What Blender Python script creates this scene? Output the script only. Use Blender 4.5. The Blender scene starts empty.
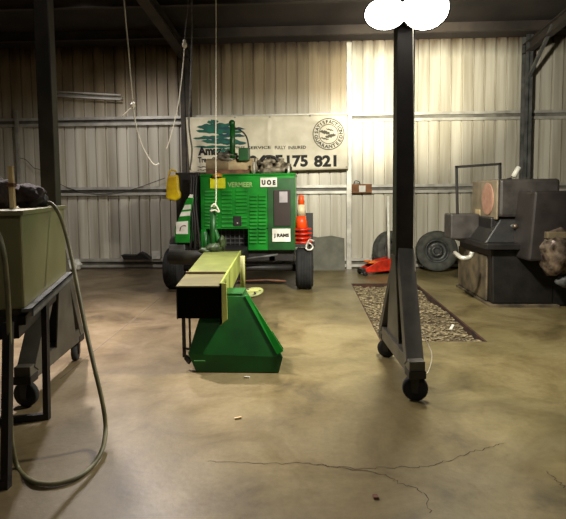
import bpy, bmesh, math, random
from mathutils import Vector, Matrix, noise
random.seed(7)
C = bpy.context.scene.collection
PI = math.pi
# ------------------------------------------------------------------ camera
FOC, PPY, CX = 500.0, 228.0, 283.0
H = 1.45
yaw, pitch, roll = math.radians(2.6), math.radians(4.0), math.radians(0.5)
F0 = Vector((-math.sin(yaw)*math.cos(pitch), math.cos(yaw)*math.cos(pitch), -math.sin(pitch)))
R0 = Vector((math.cos(yaw), math.sin(yaw), 0))
U0 = R0.cross(F0)
R1 = R0*math.cos(roll) - U0*math.sin(roll)
U1 = U0*math.cos(roll) + R0*math.sin(roll)
cam_d = bpy.data.cameras.new('camera'); cam = bpy.data.objects.new('camera', cam_d); C.objects.link(cam)
cam_d.sensor_fit = 'HORIZONTAL'; cam_d.sensor_width = 36; cam_d.lens = 36*FOC/566
cam_d.shift_y = -(259.5-PPY)/566
M3 = Matrix((R1, U1, -F0)).transposed()
cam.matrix_world = Matrix.Translation((0, 0, H)) @ M3.to_4x4()
cam_d.clip_start = 0.05
bpy.context.scene.camera = cam
O = Vector((0, 0, H))
def ray(px, py): return F0 + R1*((px-CX)/FOC) + U1*((PPY-py)/FOC)
def G(px, py, z=0.0):
    d = ray(px, py); return O + d*((z-H)/d.z)
def P(px, py, Y):
    d = ray(px, py); return O + d*(Y/d.y)

# ------------------------------------------------------------------ materials
def srgb(c):
    return tuple(((v/255)/12.92 if v/255 <= .04045 else ((v/255+.055)/1.055)**2.4) for v in c)+(1,)
MATS = {}
def mat(name, c1, c2=None, rough=.6, metal=0, scale=6, stretch=(1,1,1), bump=0, bscale=40, emit=0, detail=5, lo=.35, hi=.65, spec=.5, c3=None):
    if name in MATS: return MATS[name]
    m = bpy.data.materials.new(name); m.use_nodes = True; MATS[name] = m
    nt = m.node_tree; n = nt.nodes; l = nt.links
    b = n['Principled BSDF']
    b.inputs['Roughness'].default_value = rough; b.inputs['Metallic'].default_value = metal
    b.inputs['Specular IOR Level'].default_value = spec
    tc = n.new('ShaderNodeTexCoord'); mp = n.new('ShaderNodeMapping'); mp.inputs['Scale'].default_value = stretch
    l.new(tc.outputs['Object'], mp.inputs[0])
    nz = n.new('ShaderNodeTexNoise'); nz.inputs['Scale'].default_value = scale; nz.inputs['Detail'].default_value = detail
    l.new(mp.outputs[0], nz.inputs['Vector'])
    rp = n.new('ShaderNodeValToRGB'); l.new(nz.outputs['Fac'], rp.inputs[0])
    c2 = c2 or tuple(v*.8 for v in c1)
    rp.color_ramp.elements[0].position = lo; rp.color_ramp.elements[1].position = hi
    rp.color_ramp.elements[0].color = srgb(c2); rp.color_ramp.elements[1].color = srgb(c1)
    if c3:
        e = rp.color_ramp.elements.new(max(0, lo-.12)); e.color = srgb(c3)
    l.new(rp.outputs[0], b.inputs['Base Color'])
    if bump:
        n2 = n.new('ShaderNodeTexNoise'); n2.inputs['Scale'].default_value = bscale; n2.inputs['Detail'].default_value = 4
        l.new(mp.outputs[0], n2.inputs['Vector'])
        bp = n.new('ShaderNodeBump'); bp.inputs['Strength'].default_value = bump; bp.inputs['Distance'].default_value = .01
        l.new(n2.outputs['Fac'], bp.inputs['Height']); l.new(bp.outputs[0], b.inputs['Normal'])
    if emit:
        b.inputs['Emission Color'].default_value = srgb(c1); b.inputs['Emission Strength'].default_value = emit
    return m

sheet = mat('zinc_sheet', (206,200,184), (176,170,154), rough=.45, metal=.1, scale=2.2, stretch=(1.6,1,.25), bump=.1, bscale=6, lo=.3, hi=.7)
galv = mat('galvanised_steel', (206,202,192), (170,166,156), rough=.45, metal=.4, scale=5)
galv_dark = mat('weathered_steel', (110,110,108), (70,70,68), rough=.6, metal=.3, scale=5)
colm_dark = mat('dark_painted_steel', (78,70,60), (54,48,42), rough=.7, scale=5)
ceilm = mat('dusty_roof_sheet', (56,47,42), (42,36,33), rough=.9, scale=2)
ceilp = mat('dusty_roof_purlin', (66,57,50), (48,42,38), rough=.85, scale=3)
black = mat('black_paint', (34,30,28), (22,20,18), rough=.55, scale=9)
blackr = mat('black_rubber', (34,33,32), (20,20,19), rough=.85, scale=12)
gpost = mat('dark_grey_gantry_paint', (90,86,76), (64,61,54), rough=.5, metal=.2, scale=5)
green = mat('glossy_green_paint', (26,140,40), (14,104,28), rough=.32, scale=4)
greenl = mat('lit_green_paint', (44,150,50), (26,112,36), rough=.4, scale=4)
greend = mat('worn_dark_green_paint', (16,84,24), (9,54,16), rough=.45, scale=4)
lime = mat('dusty_lime_paint', (108,114,52), (88,94,40), rough=.55, scale=5, c3=(120,112,50))
yellow = mat('yellow_plastic', (238,206,10), (190,150,8), rough=.5, scale=4)
yellowl = mat('yellow_sticker', (226,226,20), rough=.5)
orange = mat('orange_plastic', (240,84,16), (214,60,10), rough=.45, scale=6)
redo = mat('red_orange_paint', (206,44,18), (130,28,12), rough=.4, scale=8)
white = mat('white_plastic', (235,232,222), (205,202,190), rough=.5, scale=8)
bannerm = mat('cream_vinyl', (236,226,200), (212,202,174), rough=.45, scale=3)
inkm = mat('black_ink', (34,30,26), rough=.7)
inkg = mat('brown_grey_ink', (112,104,84), rough=.7)
teal = mat('teal_ink', (14,108,84), (10,80,66), rough=.6, scale=10)
teald = mat('navy_teal_ink', (18,62,84), (14,80,70), rough=.6, scale=14)
rope_m = mat('pale_rope', (236,230,212), (216,208,188), rough=.8, scale=60)
cable_m = mat('grey_cable', (96,92,86), (70,66,60), rough=.7, scale=20)
wood = mat('pale_timber', (222,200,156), (180,150,104), rough=.7, scale=8, stretch=(4,4,.6))
tankm = mat('olive_tank_paint', (142,138,98), (120,116,80), rough=.33, metal=.2, scale=2.2, c3=(96,112,60))
lathe_m = mat('worn_grey_machine_paint', (72,67,64), (46,42,40), rough=.5, metal=.15, scale=5, bump=.15)
lathe_d = mat('oily_black_machine_paint', (28,25,24), (14,13,12), rough=.5, scale=6, bump=.2)
lathe_b = mat('scuffed_brown_machine_base', (112,98,74), (60,52,42), rough=.7, scale=5, bump=.2)
lathe_t = mat('tan_machine_cover', (138,124,102), (104,92,76), rough=.55, scale=4)
pink = mat('faded_pink_disc', (172,132,112), (146,106,90), rough=.6, scale=12)
shiny = mat('bare_scuffed_metal', (160,142,124), (56,44,38), rough=.35, metal=.6, scale=12, bump=.5, bscale=20)
rag = mat('dark_oily_cloth', (44,28,20), (20,13,10), rough=.95, scale=14, bump=.6)
brownm = mat('brown_box', (150,96,50), (110,70,40), rough=.7, scale=8)
tanbr = mat('rusty_brown', (128,84,58), (86,56,42), rough=.7, scale=10)
beige = mat('beige_enamel', (190,168,128), (160,138,104), rough=.5, scale=8)
hosem = mat('olive_hose_rubber', (122,116,84), (92,88,62), rough=.5, scale=10)
panelg = mat('grey_fibre_board', (112,110,98), (92,90,80), rough=.8, scale=4)
stone = mat('crushed_gravel', (150,136,104), (92,80,60), rough=.95, scale=30)
soil = mat('gravel_bed', (104,90,64), (56,46,34), rough=1, scale=14, bump=.8, bscale=60)
pit_m = mat('red_brown_pit_edge', (74,44,30), (42,26,20), rough=.95, scale=8)
hub_m = mat('steel_rim', (78,78,76), (44,44,42), rough=.45, metal=.4, scale=10)
crack_m = mat('crack_dirt', (74,60,44), rough=1)
joint_m = mat('joint_filler', (112,98,80), rough=1)
lampglass = mat('lit_lamp_glass', (255,252,246), rough=.3, emit=30)
diffgrey = mat('grimy_diffuser', (240,238,230), (222,220,210), rough=.4, scale=4)

def floor_material():
    m = bpy.data.materials.new('stained_concrete'); m.use_nodes = True
    nt = m.node_tree; n = nt.nodes; l = nt.links; b = n['Principled BSDF']
    tc = n.new('ShaderNodeTexCoord')
    def nz(s, d, rough=.55, dist=0):
        x = n.new('ShaderNodeTexNoise'); x.inputs['Scale'].default_value = s; x.inputs['Detail'].default_value = d
        x.inputs['Roughness'].default_value = rough; x.inputs['Distortion'].default_value = dist
        l.new(tc.outputs['Object'], x.inputs['Vector']); return x
    def ramp(src, stops):
        r = n.new('ShaderNodeValToRGB'); l.new(src, r.inputs[0])
        while len(r.color_ramp.elements) < len(stops): r.color_ramp.elements.new(.5)
        for e, (p, c) in zip(r.color_ramp.elements, stops): e.position = p; e.color = srgb(c)
        return r
    def mix(a, bb, fac, mode='MULTIPLY'):
        x = n.new('ShaderNodeMix'); x.data_type = 'RGBA'; x.blend_type = mode
        l.new(a, x.inputs[6]); l.new(bb, x.inputs[7])
        if isinstance(fac, float): x.inputs[0].default_value = fac
        else: l.new(fac, x.inputs[0])
        return x.outputs[2]
    base = ramp(nz(.55, 5, .6, .4).outputs['Fac'], [(.3, (88,83,60)), (.5, (122,114,88)), (.72, (146,137,114))])
    blot = ramp(nz(1.6, 7, .65, .8).outputs['Fac'], [(.3, (140,134,120)), (.43, (216,210,198)), (.58, (255,255,255))])
    fine = ramp(nz(22, 6, .7).outputs['Fac'], [(.3, (214,210,204)), (.6, (255,255,255))])
    # pinker on the left, olive toward the middle
    sx = n.new('ShaderNodeSeparateXYZ'); l.new(tc.outputs['Object'], sx.inputs[0])
    mr = n.new('ShaderNodeMapRange'); mr.inputs[1].default_value = -2.2; mr.inputs[2].default_value = .2
    l.new(sx.outputs[0], mr.inputs[0])
    tint = ramp(mr.outputs[0], [(0, (250,234,234)), (1, (248,240,212))])
    c = mix(base.outputs[0], blot.outputs[0], .8)
    c = mix(c, fine.outputs[0], .6)
    c = mix(c, tint.outputs[0], 1.0)
    l.new(c, b.inputs['Base Color'])
    rr = n.new('ShaderNodeMapRange'); l.new(nz(2.2, 5).outputs['Fac'], rr.inputs[0]); rr.inputs[3].default_value = .22; rr.inputs[4].default_value = .62
    l.new(rr.outputs[0], b.inputs['Roughness'])
    bp = n.new('ShaderNodeBump'); bp.inputs['Strength'].default_value = .12; bp.inputs['Distance'].default_value = .01
    l.new(nz(30, 6).outputs['Fac'], bp.inputs['Height']); l.new(bp.outputs[0], b.inputs['Normal'])
    return m
floor_m = floor_material()
def wall_material():
    m = bpy.data.materials.new('zinc_wall_sheets'); m.use_nodes = True
    nt = m.node_tree; n = nt.nodes; l = nt.links; b = n['Principled BSDF']
    b.inputs['Roughness'].default_value = .42; b.inputs['Metallic'].default_value = .12
    tc = n.new('ShaderNodeTexCoord'); sx = n.new('ShaderNodeSeparateXYZ'); l.new(tc.outputs['Object'], sx.inputs[0])
    def math_(op, a, v=None, clamp=False):
        x = n.new('ShaderNodeMath'); x.operation = op; x.use_clamp = clamp
        for i, q in enumerate((a, v)):
            if q is None: continue
            if isinstance(q, (int, float)): x.inputs[i].default_value = q
            else: l.new(q, x.inputs[i])
        return x.outputs[0]
    def mix(a, bb, fac, mode):
        x = n.new('ShaderNodeMix'); x.data_type = 'RGBA'; x.blend_type = mode
        for i, q in ((6, a), (7, bb)):
            if isinstance(q, tuple): x.inputs[i].default_value = q
            else: l.new(q, x.inputs[i])
        if isinstance(fac, float): x.inputs[0].default_value = fac
        else: l.new(fac, x.inputs[0])
        return x.outputs[2]
    def noise_(vec, sc, det=5):
        mp = n.new('ShaderNodeMapping'); mp.inputs['Scale'].default_value = vec; l.new(tc.outputs['Object'], mp.inputs[0])
        x = n.new('ShaderNodeTexNoise'); x.inputs['Scale'].default_value = sc; x.inputs['Detail'].default_value = det; l.new(mp.outputs[0], x.inputs[0]); return x.outputs['Fac']
    pan = math_('FLOOR', math_('DIVIDE', math_('ADD', sx.outputs[0], 7.5), .205))
    wn = n.new('ShaderNodeTexWhiteNoise'); wn.noise_dimensions = '1D'; l.new(pan, wn.inputs['W'])
    rp = n.new('ShaderNodeValToRGB'); l.new(wn.outputs['Value'], rp.inputs[0])
    rp.color_ramp.elements[0].color = srgb((186,180,166)); rp.color_ramp.elements[1].color = srgb((216,210,194))
    st = n.new('ShaderNodeValToRGB'); l.new(noise_((9, 1, .5), 1.0), st.inputs[0])
    st.color_ramp.elements[0].position = .3; st.color_ramp.elements[1].position = .6
    st.color_ramp.elements[0].color = srgb((196,188,172)); st.color_ramp.elements[1].color = (1,1,1,1)
    c = mix(rp.outputs[0], st.outputs[0], .7, 'MULTIPLY')
    # darker, browner sheets high on the left of the middle strut
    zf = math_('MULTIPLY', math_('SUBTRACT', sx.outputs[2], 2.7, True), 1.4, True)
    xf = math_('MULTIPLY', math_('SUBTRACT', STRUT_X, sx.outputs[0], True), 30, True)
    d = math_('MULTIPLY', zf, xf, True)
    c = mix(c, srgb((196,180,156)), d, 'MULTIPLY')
    # roof shade painted into the colour along the wall top
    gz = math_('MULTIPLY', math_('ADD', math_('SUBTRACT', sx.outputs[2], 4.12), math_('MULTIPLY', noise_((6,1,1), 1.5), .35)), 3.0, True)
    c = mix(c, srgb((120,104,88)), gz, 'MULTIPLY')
    l.new(c, b.inputs['Base Color'])
    return m
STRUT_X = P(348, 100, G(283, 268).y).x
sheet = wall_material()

# ------------------------------------------------------------------ mesh builder
class MB:
    def __init__(s): s.bm = bmesh.new()
    def pts(s, vs, faces):
        v = [s.bm.verts.new(p) for p in vs]
        for f in faces:
            try: s.bm.faces.new([v[i] for i in f])
            except ValueError: pass
        return s
    def hexa(s, a):          # 4 bottom + 4 top
        return s.pts(a, [(0,1,2,3),(7,6,5,4),(0,4,5,1),(1,5,6,2),(2,6,7,3),(3,7,4,0)])
    def box(s, x0, x1, y0, y1, z0, z1, M=None):
        a = [Vector(p) for p in ((x0,y0,z0),(x1,y0,z0),(x1,y1,z0),(x0,y1,z0),(x0,y0,z1),(x1,y0,z1),(x1,y1,z1),(x0,y1,z1))]
        if M: a = [M @ p for p in a]
        return s.hexa(a)
    def prism(s, poly, vec):
        n = len(poly); vec = Vector(vec); a = [Vector(p) for p in poly]; b = [p+vec for p in a]
        return s.pts(a+b, [tuple(range(n))[::-1], tuple(range(n, 2*n))]+[(i, (i+1) % n, n+(i+1) % n, n+i) for i in range(n)])
    def bar(s, p, q, w, h, up=(0,0,1)):     # rectangular bar p->q
        p, q = Vector(p), Vector(q); d = (q-p).normalized(); up = Vector(up)
        sd = d.cross(up)
        if sd.length < 1e-3: sd = d.cross(Vector((0,1,0)))
        sd.normalize(); u = sd.cross(d).normalized()
        sd *= w/2; u *= h/2
        return s.hexa([p-sd-u, p+sd-u, q+sd-u, q-sd-u, p-sd+u, p+sd+u, q+sd+u, q-sd+u])
    def tube(s, pts, r, seg=10, smooth=True, sub=0, caps=True):
        pts = [Vector(p) for p in pts]
        if sub: pts = catmull(pts, sub)
        rs = r if isinstance(r, (list, tuple)) else [r]*len(pts)
        rings = []; prev = None
        for i, p in enumerate(pts):
            t = (pts[min(i+1, len(pts)-1)]-pts[max(i-1, 0)]).normalized()
            if prev is None:
                a = Vector((0,0,1)) if abs(t.z) < .9 else Vector((1,0,0))
                u = t.cross(a).normalized()
            else:
                u = (prev - t*prev.dot(t)).normalized()
            prev = u; w = t.cross(u)
            rings.append([s.bm.verts.new(p+(u*math.cos(2*PI*k/seg)+w*math.sin(2*PI*k/seg))*rs[i]) for k in range(seg)])
        for a, b in zip(rings, rings[1:]):
            for k in range(seg):
                f = s.bm.faces.new((a[k], a[(k+1) % seg], b[(k+1) % seg], b[k])); f.smooth = smooth
        if caps:
            s.bm.faces.new(rings[0][::-1]); s.bm.faces.new(rings[-1])
        return s
    def lathe(s, prof, origin, axis, seg=28, smooth=True, caps=True):   # prof: (radius, along)
        origin = Vector(origin); ax = Vector(axis).normalized()
        a = Vector((0,0,1)) if abs(ax.z) < .9 else Vector((1,0,0))
        u = ax.cross(a).normalized(); w = ax.cross(u); rings = []
        for r, t in prof:
            rings.append([s.bm.verts.new(origin+ax*t+(u*math.cos(2*PI*k/seg)+w*math.sin(2*PI*k/seg))*max(r, .0005)) for k in range(seg)])
        for a, b in zip(rings, rings[1:]):
            for k in range(seg):
                f = s.bm.faces.new((a[k], a[(k+1) % seg], b[(k+1) % seg], b[k])); f.smooth = smooth
        if caps: s.bm.faces.new(rings[0][::-1]); s.bm.faces.new(rings[-1])
        return s
    def blob(s, c, r, amp=.3, seed=0, sub=3, freq=1.5):
        res = bmesh.ops.create_icosphere(s.bm, subdivisions=sub, radius=1)
        for v in res['verts']:
            d = v.co.normalized(); k = 1+amp*noise.noise(d*freq+Vector((seed*7.3, seed, 0)))*2
            v.co = Vector(c)+Vector((d.x*r[0], d.y*r[1], d.z*r[2]))*k
            for f in v.link_faces: f.smooth = True
        return s
    def build(s, name, m, parent=None, bevel=0, kind=None, label=None, origin=None):
        bmesh.ops.recalc_face_normals(s.bm, faces=s.bm.faces)
        me = bpy.data.meshes.new(name)
        base = Vector((0,0,0))
        if parent is not None: base = Vector(parent['_o'])
        elif origin is not None: base = Vector(origin)
        s.bm.transform(Matrix.Translation(-base))
        s.bm.to_mesh(me); s.bm.free()
        me.materials.append(m)
        o = bpy.data.objects.new(name, me); C.objects.link(o)
        if parent is not None: o.parent = parent
        else: o.location = base
        o['_o'] = tuple(base)
        if bevel:
            bv = o.modifiers.new('bevel', 'BEVEL'); bv.width = bevel; bv.segments = 2; bv.limit_method = 'ANGLE'; bv.angle_limit = math.radians(40)
        if kind: o['kind'] = kind
        if label: o['label'] = label
        return o
def catmull(p, n):
    out = []
    q = [p[0]*2-p[1]]+p+[p[-1]*2-p[-2]]
    for i in range(1, len(q)-2):
        for k in range(n):
            t = k/n
            out.append(.5*((2*q[i])+(q[i+1]-q[i-1])*t+(2*q[i-1]-5*q[i]+4*q[i+1]-q[i+2])*t*t+(3*q[i]-q[i-1]-3*q[i+1]+q[i+2])*t**3))
    out.append(p[-1]); return out
def thing(name, label, cat, loc, group=None):
    o = bpy.data.objects.new(name, None); C.objects.link(o); o.location = loc; o['_o'] = tuple(loc)
    o['label'] = label; o['category'] = cat; o.empty_display_size = .1
    if group: o['group'] = group
    return o
def tag(o, label, cat, group=None):
    o['label'] = label; o['category'] = cat
    if group: o['group'] = group
    return o
def dup(root, loc, label, rotz=None):
    r = root.copy(); C.objects.link(r); r.location = loc; r['label'] = label; r['_o'] = tuple(loc)
    if rotz is not None: r.rotation_euler = (0, 0, rotz)
    for ch in list(root.children):
        c = ch.copy(); C.objects.link(c); c.parent = r
        for g in ch.children:
            d = g.copy(); C.objects.link(d); d.parent = c
    return r
def glyphs(s, size, align='CENTER', bold=.0):
    cu = bpy.data.curves.new('t', 'FONT'); cu.body = s; cu.size = size; cu.align_x = align; cu.offset = bold
    cu.resolution_u = 3
    ob = bpy.data.objects.new('t', cu); C.objects.link(ob)
    dg = bpy.context.evaluated_depsgraph_get(); dg.update()
    me = bpy.data.meshes.new_from_object(ob.evaluated_get(dg))
    vs = [v.co.copy() for v in me.vertices]; fs = [tuple(p.vertices) for p in me.polygons]
    bpy.data.objects.remove(ob); bpy.data.curves.remove(cu); bpy.data.meshes.remove(me)
    return vs, fs
def text(mb, s, size, T, bold=0, sx=1, align='CENTER'):   # T: Matrix local(x,y)->world
    vs, fs = glyphs(s, size, align, bold)
    return mb.pts([T @ Vector((v.x*sx, v.y, 0)) for v in vs], fs)
def frameM(o, x, y):   # plane basis with origin o, x dir, y dir
    x = Vector(x).normalized(); y = Vector(y).normalized(); z = x.cross(y)
    m = Matrix((x, y, z)).transposed().to_4x4(); m.translation = Vector(o); return m
def wires(name, pts, r, m, label, cat, sub=6, seg=6, group=None, parent=None):
    mb = MB().tube(pts, r, seg, sub=sub)
    if parent: return mb.build(name, m, parent)
    return tag(mb.build(name, m, origin=pts[0]), label, cat, group)

# ------------------------------------------------------------------ shell
WY = G(283, 268).y
ZT = P(283, 46, WY).z
XL, XR, YB = -7.5, 8.0, -4.5
# pit
p1, p2, p3, p4 = G(349, 283.5), G(414, 283.5), G(491, 341.5), G(384, 341.5)
px0 = (p1.x+p4.x)/2; px1 = (p2.x+p3.x)/2; py0 = p4.y*.5+p3.y*.5; py1 = (p1.y+p2.y)/2
FX = XL-.1, XR+.1, YB-.1, WY+.15
mb = MB()
def quad(mb, x0, x1, y0, y1, z): mb.pts([(x0,y0,z),(x1,y0,z),(x1,y1,z),(x0,y1,z)], [(0,1,2,3)])
quad(mb, FX[0], FX[1], FX[2], py0, 0); quad(mb, FX[0], FX[1], py1, FX[3], 0)
quad(mb, FX[0], px0, py0, py1, 0); quad(mb, px1, FX[1], py0, py1, 0)
floor = mb.build('floor', floor_m, kind='structure')
PD = .11
mb = MB()
mb.box(px0-.02, px0+.012, py0, py1, -PD-.02, -.002); mb.box(px1-.02, px1+.02, py0, py1, -PD-.02, -.002)
mb.box(px0, px1, py1-.02, py1+.02, -PD-.02, -.002); mb.box(px0, px1, py0-.02, py0+.012, -PD-.02, -.002)
mb.build('pit_edge', pit_m, floor)
mb = MB(); nx, ny = 24, 60
vs = []; fs = []
for j in range(ny+1):
    for i in range(nx+1):
        x = px0+(px1-px0)*i/nx; y = py0+(py1-py0)*j/ny
        vs.append((x, y, -.065+.05*noise.noise(Vector((x*2.2, y*2.2, 0)))+.02*noise.noise(Vector((x*9, y*9, 3)))))
for j in range(ny):
    for i in range(nx):
        a = j*(nx+1)+i; fs.append((a, a+1, a+nx+2, a+nx+1))
mb.pts(vs, fs)
gb = mb.build('gravel_bed', soil, floor)
mb = MB()
ico = [(0,0,1),(.89,0,.45),(.28,.85,.45),(-.72,.53,.45),(-.72,-.53,.45),(.28,-.85,.45),(0,0,-1)]
icf = [(0,1,2),(0,2,3),(0,3,4),(0,4,5),(0,5,1),(6,2,1),(6,3,2),(6,4,3),(6,5,4),(6,1,5)]
for k in range(3800):
    x = random.uniform(px0+.02, px1-.02); y = random.uniform(py0+.02, py1-.02)
    z = -.062+.05*noise.noise(Vector((x*2.2, y*2.2, 0)))+.02*noise.noise(Vector((x*9, y*9, 3)))
    r = random.choice((.008, .011, .014, .018, .024))*random.uniform(.8, 1.2); a = random.uniform(0, 6.3)
    ca, sa = math.cos(a), math.sin(a); q = random.uniform(.6, 1.3)
    mb.pts([(x+(vx*ca*q-vy*sa)*r, y+(vx*sa*q+vy*ca)*r, z+vz*r*.7) for vx, vy, vz in ico], icf)
gr = mb.build('gravel', stone, kind='stuff'); tag(gr, 'loose crushed gravel filling the sunken rectangular pit in the floor', 'gravel')
# cracks and joint
def strip(mb, pts, w, z=.0012, jit=.012):
    q = [G(*p) for p in pts]; q = [Vector((p.x, p.y, z)) for p in q]; q2 = catmull(q, 9)
    for i, p in enumerate(q2): p += Vector((random.uniform(-jit, jit), random.uniform(-jit, jit), 0))
    l = []; 
    for i, p in enumerate(q2):
        t = (q2[min(i+1, len(q2)-1)]-q2[max(0, i-1)]).normalized(); n = Vector((-t.y, t.x, 0))*w/2*random.uniform(.5, 1.5)
        l.append((p+n, p-n))
    for a, b in zip(l, l[1:]): mb.pts([a[0], a[1], b[1], b[0]], [(0,1,2,3)])
mb = MB()
strip(mb, [(206,461),(260,463),(308,464),(350,468),(388,468)], .004)
strip(mb, [(312,464),(350,470),(380,474),(402,484),(424,494),(431,514)], .004)
strip(mb, [(388,468),(430,466),(456,458),(480,450),(502,443)], .004)
strip(mb, [(545,470),(556,480),(566,488)], .004)
mb.build('crack', crack_m, floor)
mb = MB(); strip(mb, [(160,298),(128,324),(97,349),(60,379)], .012, jit=.002)
mb.build('joint', joint_m, floor)

# corrugated sheet walls
def corrugated(mb, a, b, z0, z1, out, per=.205):
    a, b = Vector(a), Vector(b); L = (b-a).length; d = (b-a)/L; out = Vector(out)
    prof = []; t = 0
    while t < L:
        for dt, dep in ((0,0),(.155,0),(.160,.04),(.182,.04),(.187,0)):
            if t+dt <= L: prof.append((t+dt, dep))
        t += per
    prof.append((L, 0))
    vs = []
    for t, dep in prof:
        p = a+d*t+out*dep; vs += [(p.x, p.y, z0), (p.x, p.y, z1)]
    n = len(prof)
    mb.pts(vs, [(2*i, 2*i+2, 2*i+3, 2*i+1) for i in range(n-1)])
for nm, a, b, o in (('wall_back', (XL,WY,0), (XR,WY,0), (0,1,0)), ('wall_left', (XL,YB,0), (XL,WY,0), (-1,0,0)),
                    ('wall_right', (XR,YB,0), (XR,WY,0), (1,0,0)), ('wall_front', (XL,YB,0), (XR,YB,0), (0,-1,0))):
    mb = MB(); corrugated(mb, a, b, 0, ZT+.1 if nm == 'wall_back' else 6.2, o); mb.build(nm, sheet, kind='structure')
# ceiling slopes up toward the camera
SL = .07
def cz(y): return ZT+.06+(WY-y)*SL
mb = MB(); mb.hexa([(XL-.1,YB-.1,cz(YB)),(XR+.1,YB-.1,cz(YB)),(XR+.1,WY+.1,cz(WY)),(XL-.1,WY+.1,cz(WY)),(XL-.1,YB-.1,cz(YB)+.06),(XR+.1,YB-.1,cz(YB)+.06),(XR+.1,WY+.1,cz(WY)+.06),(XL-.1,WY+.1,cz(WY)+.06)])
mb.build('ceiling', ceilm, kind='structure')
ti = [0]
def trim(mb, m, bevel=0):
    ti[0] += 1; return mb.build('trim_%d' % ti[0], m, bevel=bevel, kind='structure')
for k in range(10):
    y = WY-.75-k*1.25; mb = MB(); z = cz(y)
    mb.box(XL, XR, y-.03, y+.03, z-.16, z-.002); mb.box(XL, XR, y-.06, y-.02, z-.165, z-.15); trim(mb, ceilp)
# girts on the back wall: channel with flanges and lips
colx = [P(187, 100, WY-.1).x, P(523.5, 150, WY-.1).x]
for z in (P(283, 123, WY-.06).z, P(283, 194, WY-.06).z, .03):
    mb = MB(); h = .165; d = .07
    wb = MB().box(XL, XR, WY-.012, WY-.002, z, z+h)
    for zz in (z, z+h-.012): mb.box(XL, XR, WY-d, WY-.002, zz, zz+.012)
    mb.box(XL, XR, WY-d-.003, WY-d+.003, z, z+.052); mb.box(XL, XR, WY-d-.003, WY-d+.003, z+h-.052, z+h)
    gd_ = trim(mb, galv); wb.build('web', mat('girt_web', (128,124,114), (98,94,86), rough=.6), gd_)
mb = MB().box(XL, XR, WY-.10, WY-.002, 0, .022); trim(mb, colm_dark)
# columns, rafters, knee braces
def column(x, m, w=.17, kb_=.07, kz=.75):
    mb = MB(); y0, y1 = WY-.26, WY-.075; t = .012; ztop = cz(WY)-.02
    mb.box(x-w/2, x+w/2, y0, y0+t, 0, ztop); mb.box(x-w/2, x+w/2, y1-t, y1, 0, ztop); mb.box(x-t/2, x+t/2, y0, y1, 0, ztop)
    trim(mb, m)
    mb = MB(); ys = WY-.08; ye = YB+.1; zs, ze = cz(ys)-.17, cz(ye)-.17
    for dz, hh, ww in ((0, .012, w), (-.16, .012, w), (-.08, .16, .012)):
        a, b = (ys, zs+dz), (ye, ze+dz)
        mb.hexa([(x-ww/2, b[0], b[1]-hh/2), (x+ww/2, b[0], b[1]-hh/2), (x+ww/2, a[0], a[1]-hh/2), (x-ww/2, a[0], a[1]-hh/2),
                 (x-ww/2, b[0], b[1]+hh/2), (x+ww/2, b[0], b[1]+hh/2), (x+ww/2, a[0], a[1]+hh/2), (x-ww/2, a[0], a[1]+hh/2)])
    trim(mb, ceilp)
    mb = MB(); mb.bar((x, WY-.2, ZT-kz), (x, WY-1.1, cz(WY-1.1)-.2), kb_, kb_, (0,1,0))
    trim(mb, ceilp if kb_ < .04 else m)
column(colx[0], colm_dark, kb_=.035, kz=.35); column(colx[1], galv_dark, .125, .05)
for x in (colx[0]-6.5, colx[1]+3.2):
    pass
a, b = P(349, 268, WY-.12), P(347.5, 46, WY-.12)
mb = MB().box(a.x-.045, a.x+.045, WY-.14, WY-.076, 0, ZT); trim(mb, galv)
a = P(18, 150, WY-.1); mb = MB().box(a.x-.03, a.x+.03, WY-.12, WY-.076, 1.5, P(18, 110, WY-.1).z); trim(mb, galv)

# ------------------------------------------------------------------ banner
BY = WY-.275
bl, br_, tr, tl = P(190, 173, BY), P(348.5, 169, BY), P(348.5, 114, BY), P(186, 117.5, BY)
bt = thing('banner', 'cream vinyl advertising banner with black phone number and round seal, hung on the back wall', 'banner', (bl+br_)/2)
def bpt(u, v, off=0):
    p = (bl*(1-u)+br_*u)*(1-v)+(tl*(1-u)+tr*u)*v
    w = .012*noise.noise(Vector((u*7, v*3, 1)))+.014*noise.noise(Vector((u*3+v*4, v*2-u*2, 5)))
    w += .02*math.exp(-((u-.5+(.5-v)*.02)/.012)**2)*(-.6)
    return p+Vector((0, -.012-abs(w)*1.2-off, 0))
nu, nv = 90, 30; vs = [bpt(i/nu, j/nv) for j in range(nv+1) for i in range(nu+1)]
mb = MB(); mb.pts(vs, [(j*(nu+1)+i, j*(nu+1)+i+1, (j+1)*(nu+1)+i+1, (j+1)*(nu+1)+i) for j in range(nv) for i in range(nu)])
for f in mb.bm.faces: f.smooth = True
sh = mb.build('sheet', bannerm, bt); sd = sh.modifiers.new('s', 'SOLIDIFY'); sd.thickness = .004; sd.offset = 0
BW, BH = (br_-bl).length, (tl-bl).length
def uvof(px, py):      # banner-plane coordinates of something on the banner
    p = P(px, py, BY); u = v = .5
    for _ in range(12):      # invert the bilinear patch
        u = (p.x-(bl.x*(1-v)+tl.x*v))/((br_.x-bl.x)*(1-v)+(tr.x-tl.x)*v)
        v = (p.z-(bl.z*(1-u)+br_.z*u))/((tl.z-bl.z)*(1-u)+(tr.z-br_.z)*u)
    return u, v
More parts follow.
